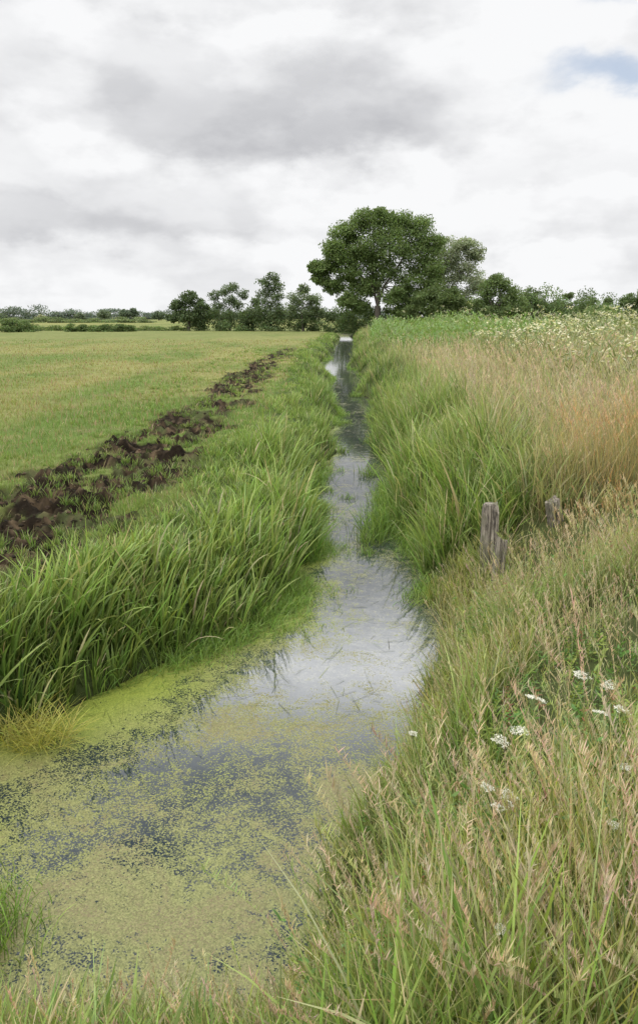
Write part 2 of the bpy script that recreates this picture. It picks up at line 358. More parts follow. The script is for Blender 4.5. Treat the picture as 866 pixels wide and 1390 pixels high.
# meadow leaves right + near
A=Acc(); S=Acc()
def rustf(x,y): return np.clip(np.exp(-((x-3.6)/1.05)**2-((y-7.5)/1.5)**2)*1.25,0,1)
def meadow(nc,nb,y0,y1,q0,q1,K,w0,hb=.5,p=.8,near=0,thm=1.8):
    y=samp_y(nc,y0,y1,p); q=rng.uniform(q0,q1,nc); x=q*y
    z0=ground(x,y,False); L,R=edges(y); dr=x-R; dn=yn(x)-y
    ok=((dr>.0)|(dn>.0))&(z0>0)&~((x<L-.1)&(dn<0))
    ok&=~((y>7.8)&(dr<1.0))
    x,y,z0,dr,dn=[a[ok] for a in (x,y,z0,dr,dn)]; n=len(x)
    d=np.maximum(dr,dn)
    cl=fbm(x*1.1,y*.8,91,3); c2=fbm(x*.6+5,y*.4,92,3); c3=fbm(x*1.5,y*1.2,93,2)
    h=(.22+hb*ss(d/1.2))*rng.uniform(.45,1.3,n)*(.45+1.1*cl)
    straw=np.clip(ss((dr-.8)/2.0)*.7*ss((y-4)/3)+(c2-.5)*2.4+rng.normal(0,.3,n)+.15*ss((y-6)/10)+.12-near,0,.95)
    rust=rustf(x,y)
    col=mixc(GREEN,LIME,np.clip(cl*1.4-.1+rng.normal(0,.35,n),0,1)); col=mixc(col,YEL,np.clip((c3-.5)*5,0,.8)*(y<6)); dk=rng.random(n)<.15; col[dk]=mixc(col[dk],DARKG,np.full(dk.sum(),.7))
    col=mixc(col,STRAW*.85,straw*.8); col=mixc(col,RUST,np.clip(rust*rng.uniform(.4,1.3,n),0,1))
    clumps(A,x,y,nb,.07,h,col,w0,K,th0=.45,th1=(.1,thm),usecap=True,tips=.5,strawp=.14,inw=1.1,jt=.4,zmin=.02,hj=(.3,1.2))
def seeds(n,y0,y1,q0,q1,K,ns,wk=1.0,extra=0.0,p=.8,sz0=.06,sw=.0065,left_keep=.25,pk=.5):
    y=samp_y(n,y0,y1,p); q=rng.uniform(q0,q1,n); x=q*y
    z0=ground(x,y,False); L,R=edges(y); dr=x-R; dn=yn(x)-y
    ok=((dr>.05)|(dn>.1))&(z0>0)&~((x<L-.1)&(dn<0))
    ok&=~((y>7.8)&(dr<1.0+.6*vn(x,y,3)))
    ok&=rng.random(n)<(.05+1.6*fbm(x*.8,y*.6,95,3))
    ok&=(q>.08)|(rng.random(n)<left_keep)
    x,y,z0,dr,dn=[a[ok] for a in (x,y,z0,dr,dn)]; n=len(x)
    d=np.maximum(dr,dn)
    h=(.45+.5*ss(d/1.4))*rng.uniform(.6,1.15,n); hc=capped(x,y,z0,h*1.05,1.1,.16)
    ex=extra*np.interp(x/y,[0,.12],[.30,1])
    h=np.where(h>hc,hc+ex*rng.random(n)**1.7,h)
    h=np.maximum(h,.16)
    col=mixc(STRAW*1.05,PINK*1.1,np.clip(rng.random(n)+pk-.5,0,1)); col=mixc(col,LIME*1.2,(rng.random(n)<.2)*.6); col=mixc(col,RUST*1.1,np.clip(rustf(x,y)*rng.uniform(.3,1.3,n),0,1)); col=jit(col,.25)
    az=np.where(rng.random(n)<.6,math.pi+rng.normal(0,.8,n),rng.uniform(0,6.28,n))
    V,F,C,cv=blades(np.stack([x,y,z0-.02],1),h,az,rng.uniform(0,.25,n),rng.uniform(.1,.9,n),wd(.0028,y,.0006),mixc(col,LIME,.4*np.ones(n)),K,col,.8)
    S.add(V,F,C)
    hl=rng.uniform(.12,.26,n)*np.where(h<.35,1.5,1); thk=rng.uniform(.12,.8,n)
    for j in range(ns):
        t=1-hl*(j+.5*rng.random(n))/ns
        f=t*K; a=np.clip(np.floor(f).astype(int),0,K-1); fr=(f-a)[:,None]
        P=cv[np.arange(n),a]*(1-fr)+cv[np.arange(n),a+1]*fr
        sz=np.maximum(h,.35)*sz0*(1.3-.9*(1-(t-(1-hl))/hl))*rng.uniform(.6,1.3,n)
        V,F,C,_=blades(P,np.maximum(sz,.010),rng.uniform(0,6.28,n),thk*rng.uniform(.5,1.2,n),rng.uniform(0,.5,n),wd(sw*wk,y,.0009),jit(col,.2),2,None,.9)
        S.add(V,F,C)
meadow(1100,12,1.1,5.5,-.75,.78,5,.009,.48,near=.08)
meadow(500,7,1.1,4.5,-.75,.78,6,.016,.48,near=.2,thm=1.4)
meadow(420,5,1.2,4.5,.05,.78,6,.006,.70,near=.1,thm=.9)
meadow(2600,12,4.5,25,.05,.72,4,.008,.5)
meadow(2600,11,20,135,-.1,.6,3,.009,.5)
nc=760; y=rng.uniform(2.3,8.0,nc); L,R=edges(y); d=rng.uniform(-.08,.8,nc); x=R+d; n=nc
cl=fbm(x*1.1,y*.8,91,3)
h=(.27+.12*ss(d/.8))*rng.uniform(.4,1.35,n)*(.4+1.2*cl)*np.interp(y,[2.4,3.5,6,8],[.75,.95,.95,1.1])
col=mixc(GREEN,LIME,np.clip(cl*1.3+rng.normal(0,.35,n),0,1)); col=mixc(col,YEL,np.clip((fbm(x*1.5,y*1.2,93,2)-.5)*5,0,.7)); col=mixc(col,STRAW*.85,np.clip(rng.normal(.15,.3,n),0,.8))
clumps(A,x,y,14,.07,h,col,.010,5,th0=.5,th1=(.2,2.0),azb=math.pi,tips=.5,strawp=.14,inw=.8,jt=.38,zmin=-.12)
seeds(2600,1.25,5.5,-.6,.78,7,34,1.0,.36,sz0=.030,sw=.0038,left_keep=.7,pk=.65)
seeds(2500,4.0,8,.1,.6,6,22,1.0,.34,sz0=.040,sw=.0045)
seeds(12000,7.5,24,.03,.7,5,11,sz0=.05,pk=.7)
seeds(10000,18,120,0,.6,3,6)
o=A.obj('meadow_grass',M_grass); stuff(o,'rough mixed green and straw coloured meadow grass','grass')
o=S.obj('seeding_grass',M_seed); stuff(o,'pale feathery seed heads on tall straw stalks','grass')

# field turf
A=Acc()
n=95000; y=samp_y(n,4.2,75,.6); q=rng.uniform(-.62,.0,n); x=q*y
L,R=edges(y); ok=(L-x>1.4); x,y=x[ok],y[ok]; m=mudmask(x,y); ok=(rng.random(len(x))>m*1.1); x,y,m=x[ok],y[ok],m[ok]; n=len(x)
z=ground(x,y)-.01; cl=fbm(x*.35,y*.12,51,4); c2=vn(x*2.2,y*2.2,8)
h=rng.uniform(.035,.10,n)*(.6+.9*c2)+(y>15)*.03
col=mixc((.10,.155,.034),(.205,.195,.07),np.clip((cl-.5)*3+.15+.55*ss((y-9)/45)+rng.normal(0,.2,n),0,1)); col=jit(col,.22)
br=rng.random(n)<np.interp(y,[6,20],[.08,.16]); col[br]=jit(np.tile(np.array((.24,.175,.11)),(br.sum(),1)),.2); h[br]*=1.7
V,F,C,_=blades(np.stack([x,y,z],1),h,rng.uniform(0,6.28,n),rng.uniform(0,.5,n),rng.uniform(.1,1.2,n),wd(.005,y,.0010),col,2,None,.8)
A.add(V,F,C)
nc=2000; y=samp_y(nc,5,55,.6); x=rng.uniform(-5.4,-1.8,nc); ok=fbm(x*1.6,y*1.3,33,3)>.47; x,y=x[ok],y[ok]; n=len(x)
clumps(A,x,y,16,.050,rng.uniform(.05,.18,n),mixc(GREEN*1.1,LIME,rng.random(n)),.008,3,th0=.7,th1=(.2,1.5))
o=A.obj('field_turf',M_grass); stuff(o,'short grazed yellow green pasture turf','grass')

# mud clods
t=(1+5**.5)/2
iv=np.array([(-1,t,0),(1,t,0),(-1,-t,0),(1,-t,0),(0,-1,t),(0,1,t),(0,-1,-t),(0,1,-t),(t,0,-1),(t,0,1),(-t,0,-1),(-t,0,1)])/1.9
jf=np.array([(0,11,5),(0,5,1),(0,1,7),(0,7,10),(0,10,11),(1,5,9),(5,11,4),(11,10,2),(10,7,6),(7,1,8),(3,9,4),(3,4,2),(3,2,6),(3,6,8),(3,8,9),(4,9,5),(2,4,11),(6,2,10),(8,6,7),(9,8,1)])
n=16000; y=samp_y(n,4.5,55,.7); x=rng.uniform(-5.6,-1.7,n); m=mudmask(x,y); ok=rng.random(n)<m*.95*ss((fbm(x*1.8,y*1.8,46,2)-.35)*4)+.004; x,y=x[ok],y[ok]; n=len(x)
s=(.006+.028*rng.random(n)**3)*np.interp(y,[5,30],[1,1.7])
Vv=iv[None]*s[:,None,None]*rng.uniform(.45,1.45,(n,12,3)); Vv[:,:,2]*=.6
Vv+=np.stack([x,y,ground(x,y)+s*.02],1)[:,None,:]
Ff=(jf[None]+(np.arange(n)*12)[:,None,None]).reshape(-1,3)
cc=np.repeat(jit(mixc((.016,.012,.007),(.125,.09,.054),rng.random(n)**2.0),.2),12,0)
o=mesh_obj('mud_clods',Vv.reshape(-1,3),Ff,cc,M_clod,False); stuff(o,'crumbled dark brown clods of trampled mud','mud')

# leafy weeds: upright stems carrying pairs of broad leaves
A=Acc()
n=1500; y=samp_y(n,1.35,6.5,.6); x=rng.uniform(.0,3.2,n); L,R=edges(y); ok=((x-R)>.12); x,y=x[ok],y[ok]
cl=fbm(x*1.3,y*1.3,101,2); ok=cl>.46; x,y=x[ok],y[ok]; n=len(x); z0=ground(x,y,False)
hh=capped(x,y,z0,rng.uniform(.25,.55,n),1.08,.14)*1.08+.04
kind=rng.random(n); lc=np.where(kind[:,None]<.45,np.array((.075,.14,.03)),np.where(kind[:,None]<.92,np.array((.17,.21,.05)),np.array((.17,.085,.045))))
az=rng.uniform(0,6.28,n)
V,F,C,cv=blades(np.stack([x,y,z0-.02],1),hh,az,rng.uniform(0,.2,n),rng.uniform(0,.5,n),np.full(n,.004),lc,4,None,.8); A.add(V,F,C)
NP=9
for j in range(NP):
    t=.25+.75*j/(NP-1); f=t*4; a=min(int(f),3); P=cv[:,a]*(1-(f-a))+cv[:,a+1]*(f-a)
    for side in (0,math.pi):
        ln=rng.uniform(.025,.06,n)*(1.15-.6*t)*np.where(kind<.5,1.15,.9)
        V,F,C,_=blades(P,ln,az*2+j*1.57+side+rng.normal(0,.3,n),rng.uniform(.7,1.2,n),rng.uniform(.2,.9,n),ln*rng.uniform(.4,.65,n),jit(lc,.25),4,None,.95); A.add(V,F,C)
n=5000; y=samp_y(n,1.2,7,.6); x=rng.uniform(-.4,3.2,n); L,R=edges(y); ok=((x-R)>.1); x,y=x[ok],y[ok]
cl=fbm(x*1.8,y*1.8,101,2); ok=cl>.54; x,y=x[ok],y[ok]; n=len(x); z0=ground(x,y,False)
hh=capped(x,y,z0,rng.uniform(.1,.5,n))*.85; z=z0+hh*rng.uniform(.2,.95,n)
V,F,C,_=blades(np.stack([x,y,z],1),rng.uniform(.03,.07,n),rng.uniform(0,6.28,n),rng.uniform(.6,1.5,n),rng.uniform(0,.7,n),rng.uniform(.010,.028,n),jit(mixc((.08,.15,.035),(.17,.22,.06),rng.random(n)),.25),4,None,.9); A.add(V,F,C)
o=A.obj('broadleaf_undergrowth',M_grass); stuff(o,'low nettle and dock leaves among the grass','undergrowth')
A=Acc()
n=900; y=samp_y(n,5.0,30,.7); L,R=edges(y); u=rng.random(n); u=np.where(rng.random(n)<.75,u**2.6,u); x=L+(R-L)*u
col=jit(mixc((.03,.03,.015),(.16,.19,.05),rng.random(n)),.3)
V,F,C,_=blades(np.stack([x,y,np.full(n,.004)],1),rng.uniform(.05,.28,n),rng.uniform(0,6.28,n),rng.uniform(1.50,1.57,n),rng.uniform(-.05,.02,n),wd(.005,y,.0007),col,4,None,.9); A.add(V,F,C)
o=A.obj('floating_stalks',M_grass); stuff(o,'loose grass stalks floating on the ditch water','debris')
A=Acc()
n=450; a=rng.uniform(0,6.28,n); r=rng.random(n)**.5*.28; x=-2.05+np.cos(a)*r; y=4.78+np.sin(a)*r*.6
z=np.maximum(ground(x,y,False),0)+rng.uniform(0,.12,n)
V,F,C,_=blades(np.stack([x,y,z],1),rng.uniform(.15,.38,n),rng.uniform(0,6.28,n),rng.uniform(.5,1.2,n),rng.uniform(.3,1.2,n),np.full(n,.007),jit(np.tile(np.array((.26,.25,.06)),(n,1)),.25),5,None,.85); A.add(V,F,C)
o=A.obj('yellowed_sedge_clump',M_grass); o['label']='flattened yellowing sedge clump at the water edge'; o['category']='plant'
A=Acc()
n=1100; x=rng.normal(-1.80,.17,n); y=rng.normal(3.02,.16,n); z=np.maximum(ground(x,y,False),0)
V,F,C,_=blades(np.stack([x,y,z],1),rng.uniform(.08,.27,n),rng.uniform(0,6.28,n),rng.uniform(0,.7,n),rng.uniform(.1,1.4,n),np.full(n,.008),jit(mixc(GREEN*1.2,LIME*1.2,rng.random(n)),.3),4,None,.6); A.add(V,F,C)
o=A.obj('grass_tuft',M_grass); o['label']='small bright green grass tuft at the pool margin'; o['category']='grass tuft'

# ------------------------------------------------------------ trees
def tube(A,pts,rad,col,sides=6):
    pts=np.array(pts,float); n=len(pts)
    d=np.gradient(pts,axis=0); d/=np.linalg.norm(d,axis=1)[:,None]+1e-9
    up=np.array([.31,.95,.05]); a=np.cross(d,up); a/=np.linalg.norm(a,axis=1)[:,None]+1e-9; b=np.cross(d,a)
    th=np.linspace(0,2*math.pi,sides,endpoint=False)
    V=(pts[:,None,:]+np.array(rad)[:,None,None]*(np.cos(th)[None,:,None]*a[:,None,:]+np.sin(th)[None,:,None]*b[:,None,:])).reshape(-1,3)
    F=[]
    for i in range(n-1):
        for j in range(sides):
            F.append((i*sides+j,i*sides+(j+1)%sides,(i+1)*sides+(j+1)%sides,(i+1)*sides+j))
    F=np.array(F); C=np.tile(np.array(col),(len(V),1)); A.add(V,F,C)
def leaves(A,P,size,col):
    n=len(P); a=rng.normal(size=(n,3)); a/=np.linalg.norm(a,axis=1)[:,None]
    b=np.cross(a,rng.normal(size=(n,3))); b/=np.linalg.norm(b,axis=1)[:,None]
    s=(size*rng.uniform(.6,1.3,n))[:,None]
    V=np.stack([P-a*s*.6,P-b*s*.35,P+a*s*.6,P+b*s*.35],1).reshape(-1,3)
    F=np.arange(n*4).reshape(n,4); A.add(V,F,np.repeat(col,4,0))
def ball(m):
    d=rng.normal(size=(m,3)); d/=np.linalg.norm(d,axis=1)[:,None]; return d*(rng.random(m)**.5)[:,None]*1.8
def crown_points(lobes,nc,nl,flat=.75,cr=.26):
    P=[];G=[];cent=[]
    for (lx,ly,lz,r) in lobes:
        k=max(4,int(nc))
        d=rng.normal(size=(k,3)); d/=np.linalg.norm(d,axis=1)[:,None]; rr=r*rng.uniform(.2,.92,k)**.7
        c=np.array([lx,ly,lz])+d*rr[:,None]*np.array([1,1,flat]); cent.append((np.array([lx,ly,lz]),c))
        for q in c:
            m=int(nl*rng.uniform(.5,1.3)); pp=q+ball(m)*np.array([1,1,.66])*r*cr*rng.uniform(.6,1.2)
            P.append(pp); G.append(np.full(m,rng.uniform(.8,1.25)))
    return np.vstack(P),np.concatenate(G),cent
def tree(name,label,bx,by,lobes,nc=22,nl=60,size=.32,col=(.055,.085,.022),tr=.35,fork=3.0,flat=.75,cr=.26,cat_='tree',limb=1.0):
    zb=float(ground(np.array([bx]),np.array([by]),False)[0])-.1
    e=bpy.data.objects.new(name,None); COL.objects.link(e); e.location=(bx,by,zb); e['label']=label; e['category']=cat_
    P,G,cent=crown_points(lobes,nc,nl,flat,cr)
    keep=P[:,2]>.15; P=P[keep];G=G[keep]
    T=Acc(); bark=(.07,.062,.05)
    f=np.array([rng.normal(0,.2),0,fork])
    tube(T,[(0,0,-.3),(0,0,.2),(f[0]*.4,0,fork*.5),tuple(f)],[tr*1.5,tr*1.15,tr,tr*.85],bark,8)
    top=max(l[2] for l,_ in cent); wid=max(abs(l[0]) for l,_ in cent)
    boughs=[]
    for bxx in (-.42,-.12,.18,.42):
        e2=np.array([bxx*wid,rng.normal(0,.08)*wid,fork+(top-fork)*rng.uniform(.5,.66)])
        m1=f+(e2-f)*.35+np.array([-.06*wid*np.sign(bxx),0,.1]); m2=f+(e2-f)*.7+rng.normal(0,.04*wid,3)
        tube(T,[f,m1,m2,e2],[tr*.6*limb,tr*.48*limb,tr*.34*limb,tr*.15],bark,6); boughs.append(np.array([m1,m2,e2]))
    B=np.vstack(boughs)
    for (l,c) in cent:
        s=B[np.argmin(np.linalg.norm(B-l,axis=1)+np.where(B[:,2]>l[2],3,0))]
        mid=(s+l)/2+rng.normal(0,.06*np.linalg.norm(l-s)+.01,3)
        tube(T,[s,mid,l],[tr*.22*limb,tr*.15*limb,tr*.06],bark,5)
        for q in c[:8]:
            s2=mid*.4+l*.6; m2=(s2+q)/2+rng.normal(0,.06*np.linalg.norm(q-s2)+.01,3)
            tube(T,[s2,m2,q],[tr*.08,tr*.05,tr*.02],bark,4)
    T.obj('trunk',M_bark,parent=e,smooth=True)
    C=Acc(); cc=np.array(col)[None]*G[:,None]; leaves(C,P,size,jit(cc,.2))
    C.obj('crown',M_leaf,parent=e)
    return e
def PX(l,cx,vb,s):
    return [((a-cx)*s,rng.uniform(-.5,.5)*c*s,(vb-b)*s,c*s) for a,b,c in l]
s=.1055
big=[(440,346,18),(436,360,13),(453,326,20),(467,304,20),(490,287,20),(514,283,18),(540,287,20),(562,298,22),(580,318,22),(560,326,28),(525,314,28),(492,318,28),(468,350,22),(486,372,20),(576,345,22),(548,358,26),(452,370,14),(472,388,14),(535,384,18),(560,384,20),(582,366,18),(512,346,26),(428,346,10),(505,368,18),(488,396,12),(545,402,14),(525,300,24),(500,335,26),(465,330,20)]
tree('ash_tree','large spreading green ash tree beside the ditch',8.4,110,PX(big,512,427,s),nc=36,nl=95,size=.25,col=(.080,.112,.040),tr=.50,fork=3.4,cr=.31,limb=.7)
tree('willow_tree','grey green willow with loose upswept crown',18.9,116,PX([(602,335,20),(615,322,17),(632,322,16),(645,332,13),(592,352,18),(615,360,24),(640,358,19),(602,385,22),(630,388,20),(650,372,15),(622,342,20)],608,425,.111),nc=30,nl=85,size=.22,col=(.15,.17,.115),tr=.28,fork=2.5,cr=.30,limb=.5)
tree('hawthorn_tree','dark rounded hawthorn full to the ground',16.6,106,PX([(560,390,17),(585,385,18),(602,388,18),(575,402,20),(600,405,20),(550,405,14),(622,402,16)],583,427,.102),nc=26,nl=95,size=.23,col=(.072,.098,.038),tr=.25,fork=1.5,cr=.3)
tree('hawthorn_tree','dense bushy green tree beside the meadow',23.6,103,PX([(650,378,17),(664,368,15),(680,382,17),(645,400,18),(668,402,20),(690,402,17)],662,427,.099),nc=26,nl=95,size=.22,col=(.078,.107,.042),tr=.25,fork=1.5,cr=.3)
tree('alder_tree','small dark open crowned alder',29.5,107,PX([(712,382,11),(704,395,13),(722,398,13),(714,408,14)],714,425,.103),nc=20,nl=60,size=.21,col=(.07,.095,.042),tr=.2,fork=2,cr=.3)
tree('hawthorn_tree','low bushy hawthorn in the meadow hedge',32.3,109,PX([(738,398,11),(750,404,11),(730,408,10)],740,425,.105),nc=20,nl=60,size=.21,col=(.075,.10,.042),tr=.2,fork=1.4,cr=.3)
tree('alder_tree','thin leafy sapling with gappy crown',36,113,PX([(768,384,8),(757,394,10),(772,398,10),(762,408,12),(745,402,9)],764,424,.109),nc=18,nl=50,size=.21,col=(.078,.103,.048),tr=.16,fork=2,cr=.3)
tree('alder_tree','thin leafy sapling with gappy crown',39.5,113,PX([(795,392,8),(788,402,10),(803,403,10)],796,424,.109),nc=18,nl=50,size=.21,col=(.078,.103,.048),tr=.16,fork=2,cr=.3)
tree('alder_tree','thin leafy sapling with gappy crown',42,113,PX([(820,391,7),(814,402,10),(828,403,9)],819,424,.109),nc=18,nl=50,size=.21,col=(.078,.103,.048),tr=.16,fork=2,cr=.3)
tree('elder_bush','pale green rounded bush in rough grass',33.5,92,PX([(806,412,13),(826,412,14),(842,417,11),(792,418,11)],815,432,.089),nc=24,nl=100,size=.17,col=(.105,.14,.058),tr=.12,fork=.7,cat_='bush')
tree('hawthorn_tree','dark bushy hawthorn beside the meadow',36.0,86,PX([(856,394,14),(870,386,16),(890,398,18),(858,410,16),(880,415,18)],870,430,.083),nc=26,nl=110,size=.17,col=(.07,.098,.04),tr=.2,fork=1.2)
s=.117; y0=122
def lt(px): return (px-433)*s
tree('hawthorn_tree','dark dense hawthorn full to the ground',lt(256),y0,PX([(242,412,12),(258,402,12),(272,412,13),(248,426,14),(266,428,14),(234,428,8)],256,446,s),nc=22,nl=80,size=.26,col=(.055,.076,.037),tr=.25,fork=1.3,cr=.3)
tree('pine_tree','flat topped tree with layered open crown',lt(308),y0+4,PX([(290,398,9),(302,390,9),(316,387,10),(328,395,8),(310,402,10),(294,410,9),(322,412,10),(308,422,12),(330,424,9),(288,424,9)],309,445,s),nc=16,nl=38,size=.24,col=(.066,.088,.046),tr=.2,fork=3.0,flat=.75,cr=.42,limb=.7)
tree('pine_tree','tall tree with layered rounded crown',lt(367),y0,PX([(358,382,9),(370,376,9),(377,386,10),(360,394,11),(374,400,11),(354,406,11),(368,412,13),(354,420,12),(380,420,11)],366,445,s),nc=17,nl=42,size=.24,col=(.066,.088,.046),tr=.22,fork=2.6,flat=.8,cr=.40,limb=.7)
tree('alder_tree','light open crowned alder above the hedge',lt(412),y0-4,PX([(412,388,9),(402,398,11),(418,398,12),(428,404,10),(410,412,13),(396,414,10),(424,416,11),(436,420,9)],413,444,s*.97),nc=17,nl=46,size=.22,col=(.092,.117,.065),tr=.16,fork=2.3,flat=.85,cr=.40,limb=.7)
tree('hawthorn_tree','spindly dark thorn rising from the hedge',lt(342),y0+1,PX([(342,418,12),(334,424,10),(350,425,10),(347,406,6)],342,445,s),nc=16,nl=55,size=.25,col=(.06,.082,.038),tr=.15,fork=1.3,cr=.35)
for (px,v,r,dd,cl,lb) in [(150,428,7,420,(.08,.10,.065),'small rounded tree far across the marsh'),(178,427,6,420,(.065,.085,.06),'small dark tree far across the marsh'),(188,426,6,430,(.065,.085,.06),'small dark tree far across the marsh'),(66,433,6,380,(.16,.17,.10),'small pale blossoming tree far across the marsh'),(118,431,5,450,(.08,.10,.065),'small rounded tree far across the marsh'),(17,432,6,400,(.08,.10,.065),'small rounded tree far across the marsh'),(222,430,7,430,(.07,.09,.06),'small rounded tree far across the marsh')]:
    k=dd*1.03/1045
    tree('round_tree',lb,(px-433)*k,dd,[(0,0,(437-v)*k,r*k),(-r*.6*k,0,(435-v)*k,r*.75*k),(r*.6*k,0,(435-v)*k,r*.75*k)],nc=18,nl=60,size=.6,col=cl,tr=.3,fork=1.2,cr=.35)

def hedge(name,label,pts,h,wid,size,col,per=70,kind='stuff',cat_='hedge'):
    A=Acc(); P=[];G=[]
    for (x0,y0_),(x1,y1_) in zip(pts[:-1],pts[1:]):
        ln=math.hypot(x1-x0,y1_-y0_); k=int(ln/(wid*.40))+1
        for i in range(k):
            t=(i+rng.random())/k; cx=x0+(x1-x0)*t; cy=y0_+(y1_-y0_)*t
            hh=h*rng.uniform(.5,1.15)*(.55+.9*float(vn(cx*.15,cy*.15,77))); zb=float(ground(np.array([cx]),np.array([cy]),False)[0])
            for lay in range(4):
                m=per; c=np.array([cx+rng.normal(0,wid*.3),cy+rng.normal(0,wid*.3),zb+hh*(.12+.25*lay)])
                P.append(c+ball(m)*np.array([wid*.27,wid*.27,hh*.13])); G.append(np.full(m,rng.uniform(.65,1.35)))
    P=np.vstack(P); G=np.concatenate(G); P[:,2]=np.maximum(P[:,2],.7)
    leaves(A,P,size,jit(np.array(col)[None]*G[:,None],.3)); o=A.obj(name,M_leaf)
    o['label']=label; o['category']=cat_; 
    if kind: o['kind']=kind
hedge('scrub_hedge','low dark scrub hedge below the field trees',[(-21,123),(-2,119),(6,117)],4.2,2.4,.25,(.06,.083,.037),160)
hedge('scrub_hedge','dark scrub around the ash tree base',[(3,113),(20,110),(28,112)],3.0,2.4,.25,(.064,.09,.036),150)
hedge('scrub_hedge','low green scrub beyond the meadow',[(22,106),(36,108),(56,112)],4.1,2.6,.23,(.078,.108,.045),180)
hedge('scrub_hedge','low scrub hedge at the field end',[(-95,128),(-60,126),(-22,124)],.9,2.0,.20,(.095,.125,.05),80)
hedge('bush_row','low rounded green bushes at the field edge',[(-46.5,112),(-41.5,112)],1.6,1.6,.20,(.065,.092,.036),140)
hedge('bush_row','low clipped green hedge at the field edge',[(-38,116),(-28,117)],1.15,1.5,.20,(.075,.105,.04),120)
hedge('distant_woodland','hazy far off woodland across the marsh',[(-420,560),(-150,600),(60,620)],7.5,16,1.0,(.08,.098,.085),190)
hedge('distant_woodland','hazy far off woodland beyond the meadow',[(60,420),(300,400)],7,14,.9,(.075,.092,.075),170)
hedge('distant_hedgerow','thin green hedgerow across far pasture',[(-200,260),(-60,270)],1.6,5,.4,(.095,.12,.06),120)
A=Acc()
def stand(n,xr,yr,h,colr,w,cream=0):
    x=rng.uniform(*xr,n); y=rng.uniform(*yr,n); L,R=edges(y); ok=(x-R)>1.2; x,y=x[ok],y[ok]; n=len(x)
    z=ground(x,y,False); hh=h*rng.uniform(.6,1.15,n)*(.6+.7*vn(x*.4,y*.15,7))
    col=jit(np.tile(np.array(colr),(n,1)),.25)
    for j in range(7):
        P=np.stack([x+rng.normal(0,.12,n),y,z+hh*(.3+.1*j)],1)
        V,F,C,_=blades(P,np.full(n,.28),rng.uniform(0,6.28,n),rng.uniform(.4,1.3,n),rng.uniform(0,.8,n),np.full(n,w),col,2,None,.9); A.add(V,F,C)
    k=rng.random(n)<cream
    for j in range(8):
        P=np.stack([x[k]+rng.normal(0,.09,k.sum()),y[k],z[k]+hh[k]*1.12+rng.normal(0,.05,k.sum())],1)
        V,F,C,_=blades(P,np.full(k.sum(),.09),rng.uniform(0,6.28,k.sum()),rng.uniform(.8,1.5,k.sum()),rng.uniform(0,.3,k.sum()),np.full(k.sum(),.07),jit(np.tile(np.array((.42,.40,.28)),(k.sum(),1)),.15),2,None,1); A.add(V,F,C)
stand(1800,(2.5,11),(34,75),1.5,(.13,.19,.06),.09,.02)
stand(2100,(9,34),(26,70),1.35,(.14,.165,.075),.08,.42)
stand(900,(5,14),(14,28),1.15,(.14,.16,.07),.04,.32)
o=A.obj('tall_nettle_stand',M_grass); stuff(o,'tall pale green nettles and cream umbels','plants')

# ------------------------------------------------------------ white umbellifers
def flower_mesh(r):
    A=Acc(); P0=np.array([0,0,-r*.9]); nr=15; B=Acc()
    for k in range(nr):
        a=k*2.4; rr=r*math.sqrt((k+.5)/nr)*rng.uniform(.8,1.1); tip=np.array([math.cos(a)*rr,math.sin(a)*rr,.15*r*(1-(rr/r)**2)+rng.normal(0,.06*r)])
        tube(A,[P0,(P0+tip)/2+np.array([0,0,-.05*r]),tip],[.0011,.0009,.0007],(.2,.25,.1),3)
        m=24; d=rng.normal(size=(m,3))*np.array([1,1,.5])*r*.12; leaves(B,tip+d,r*.14,np.tile(np.array((.7,.7,.6)),(m,1)))
    return A,B
ump=[((.84,2.6),[(.835,2.6,1.57,.046),(.76,2.52,1.48,.036)]),((.60,2.45),[(.66,2.4,1.51,.036)]),((1.02,2.85),[(1.077,2.8,1.57,.038)]),
((1.24,2.85),[(1.197,2.8,1.52,.033),(1.10,2.62,1.50,.030),(1.2,2.66,1.49,.030)]),((.47,2.98),[(.41,2.9,1.24,.024)]),
((.62,2.3),[(.569,2.2,1.46,.030),(.60,2.15,1.42,.033),(.64,2.19,1.43,.030)]),((.46,1.5),[(.431,1.45,1.60,.020)]),((.98,2.2),[(1.0,2.15,1.57,.024)]),((.86,1.9),[(.85,1.85,1.58,.022)])]
fm=[]
for r in (.9,1.0,1.1):
    T,B=flower_mesh(.03*r)
    t=T.obj('flower_stalks',M_stem); b=B.obj('petals',M_petal); fm.append((t.data,b.data))
    bpy.data.objects.remove(t); bpy.data.objects.remove(b)
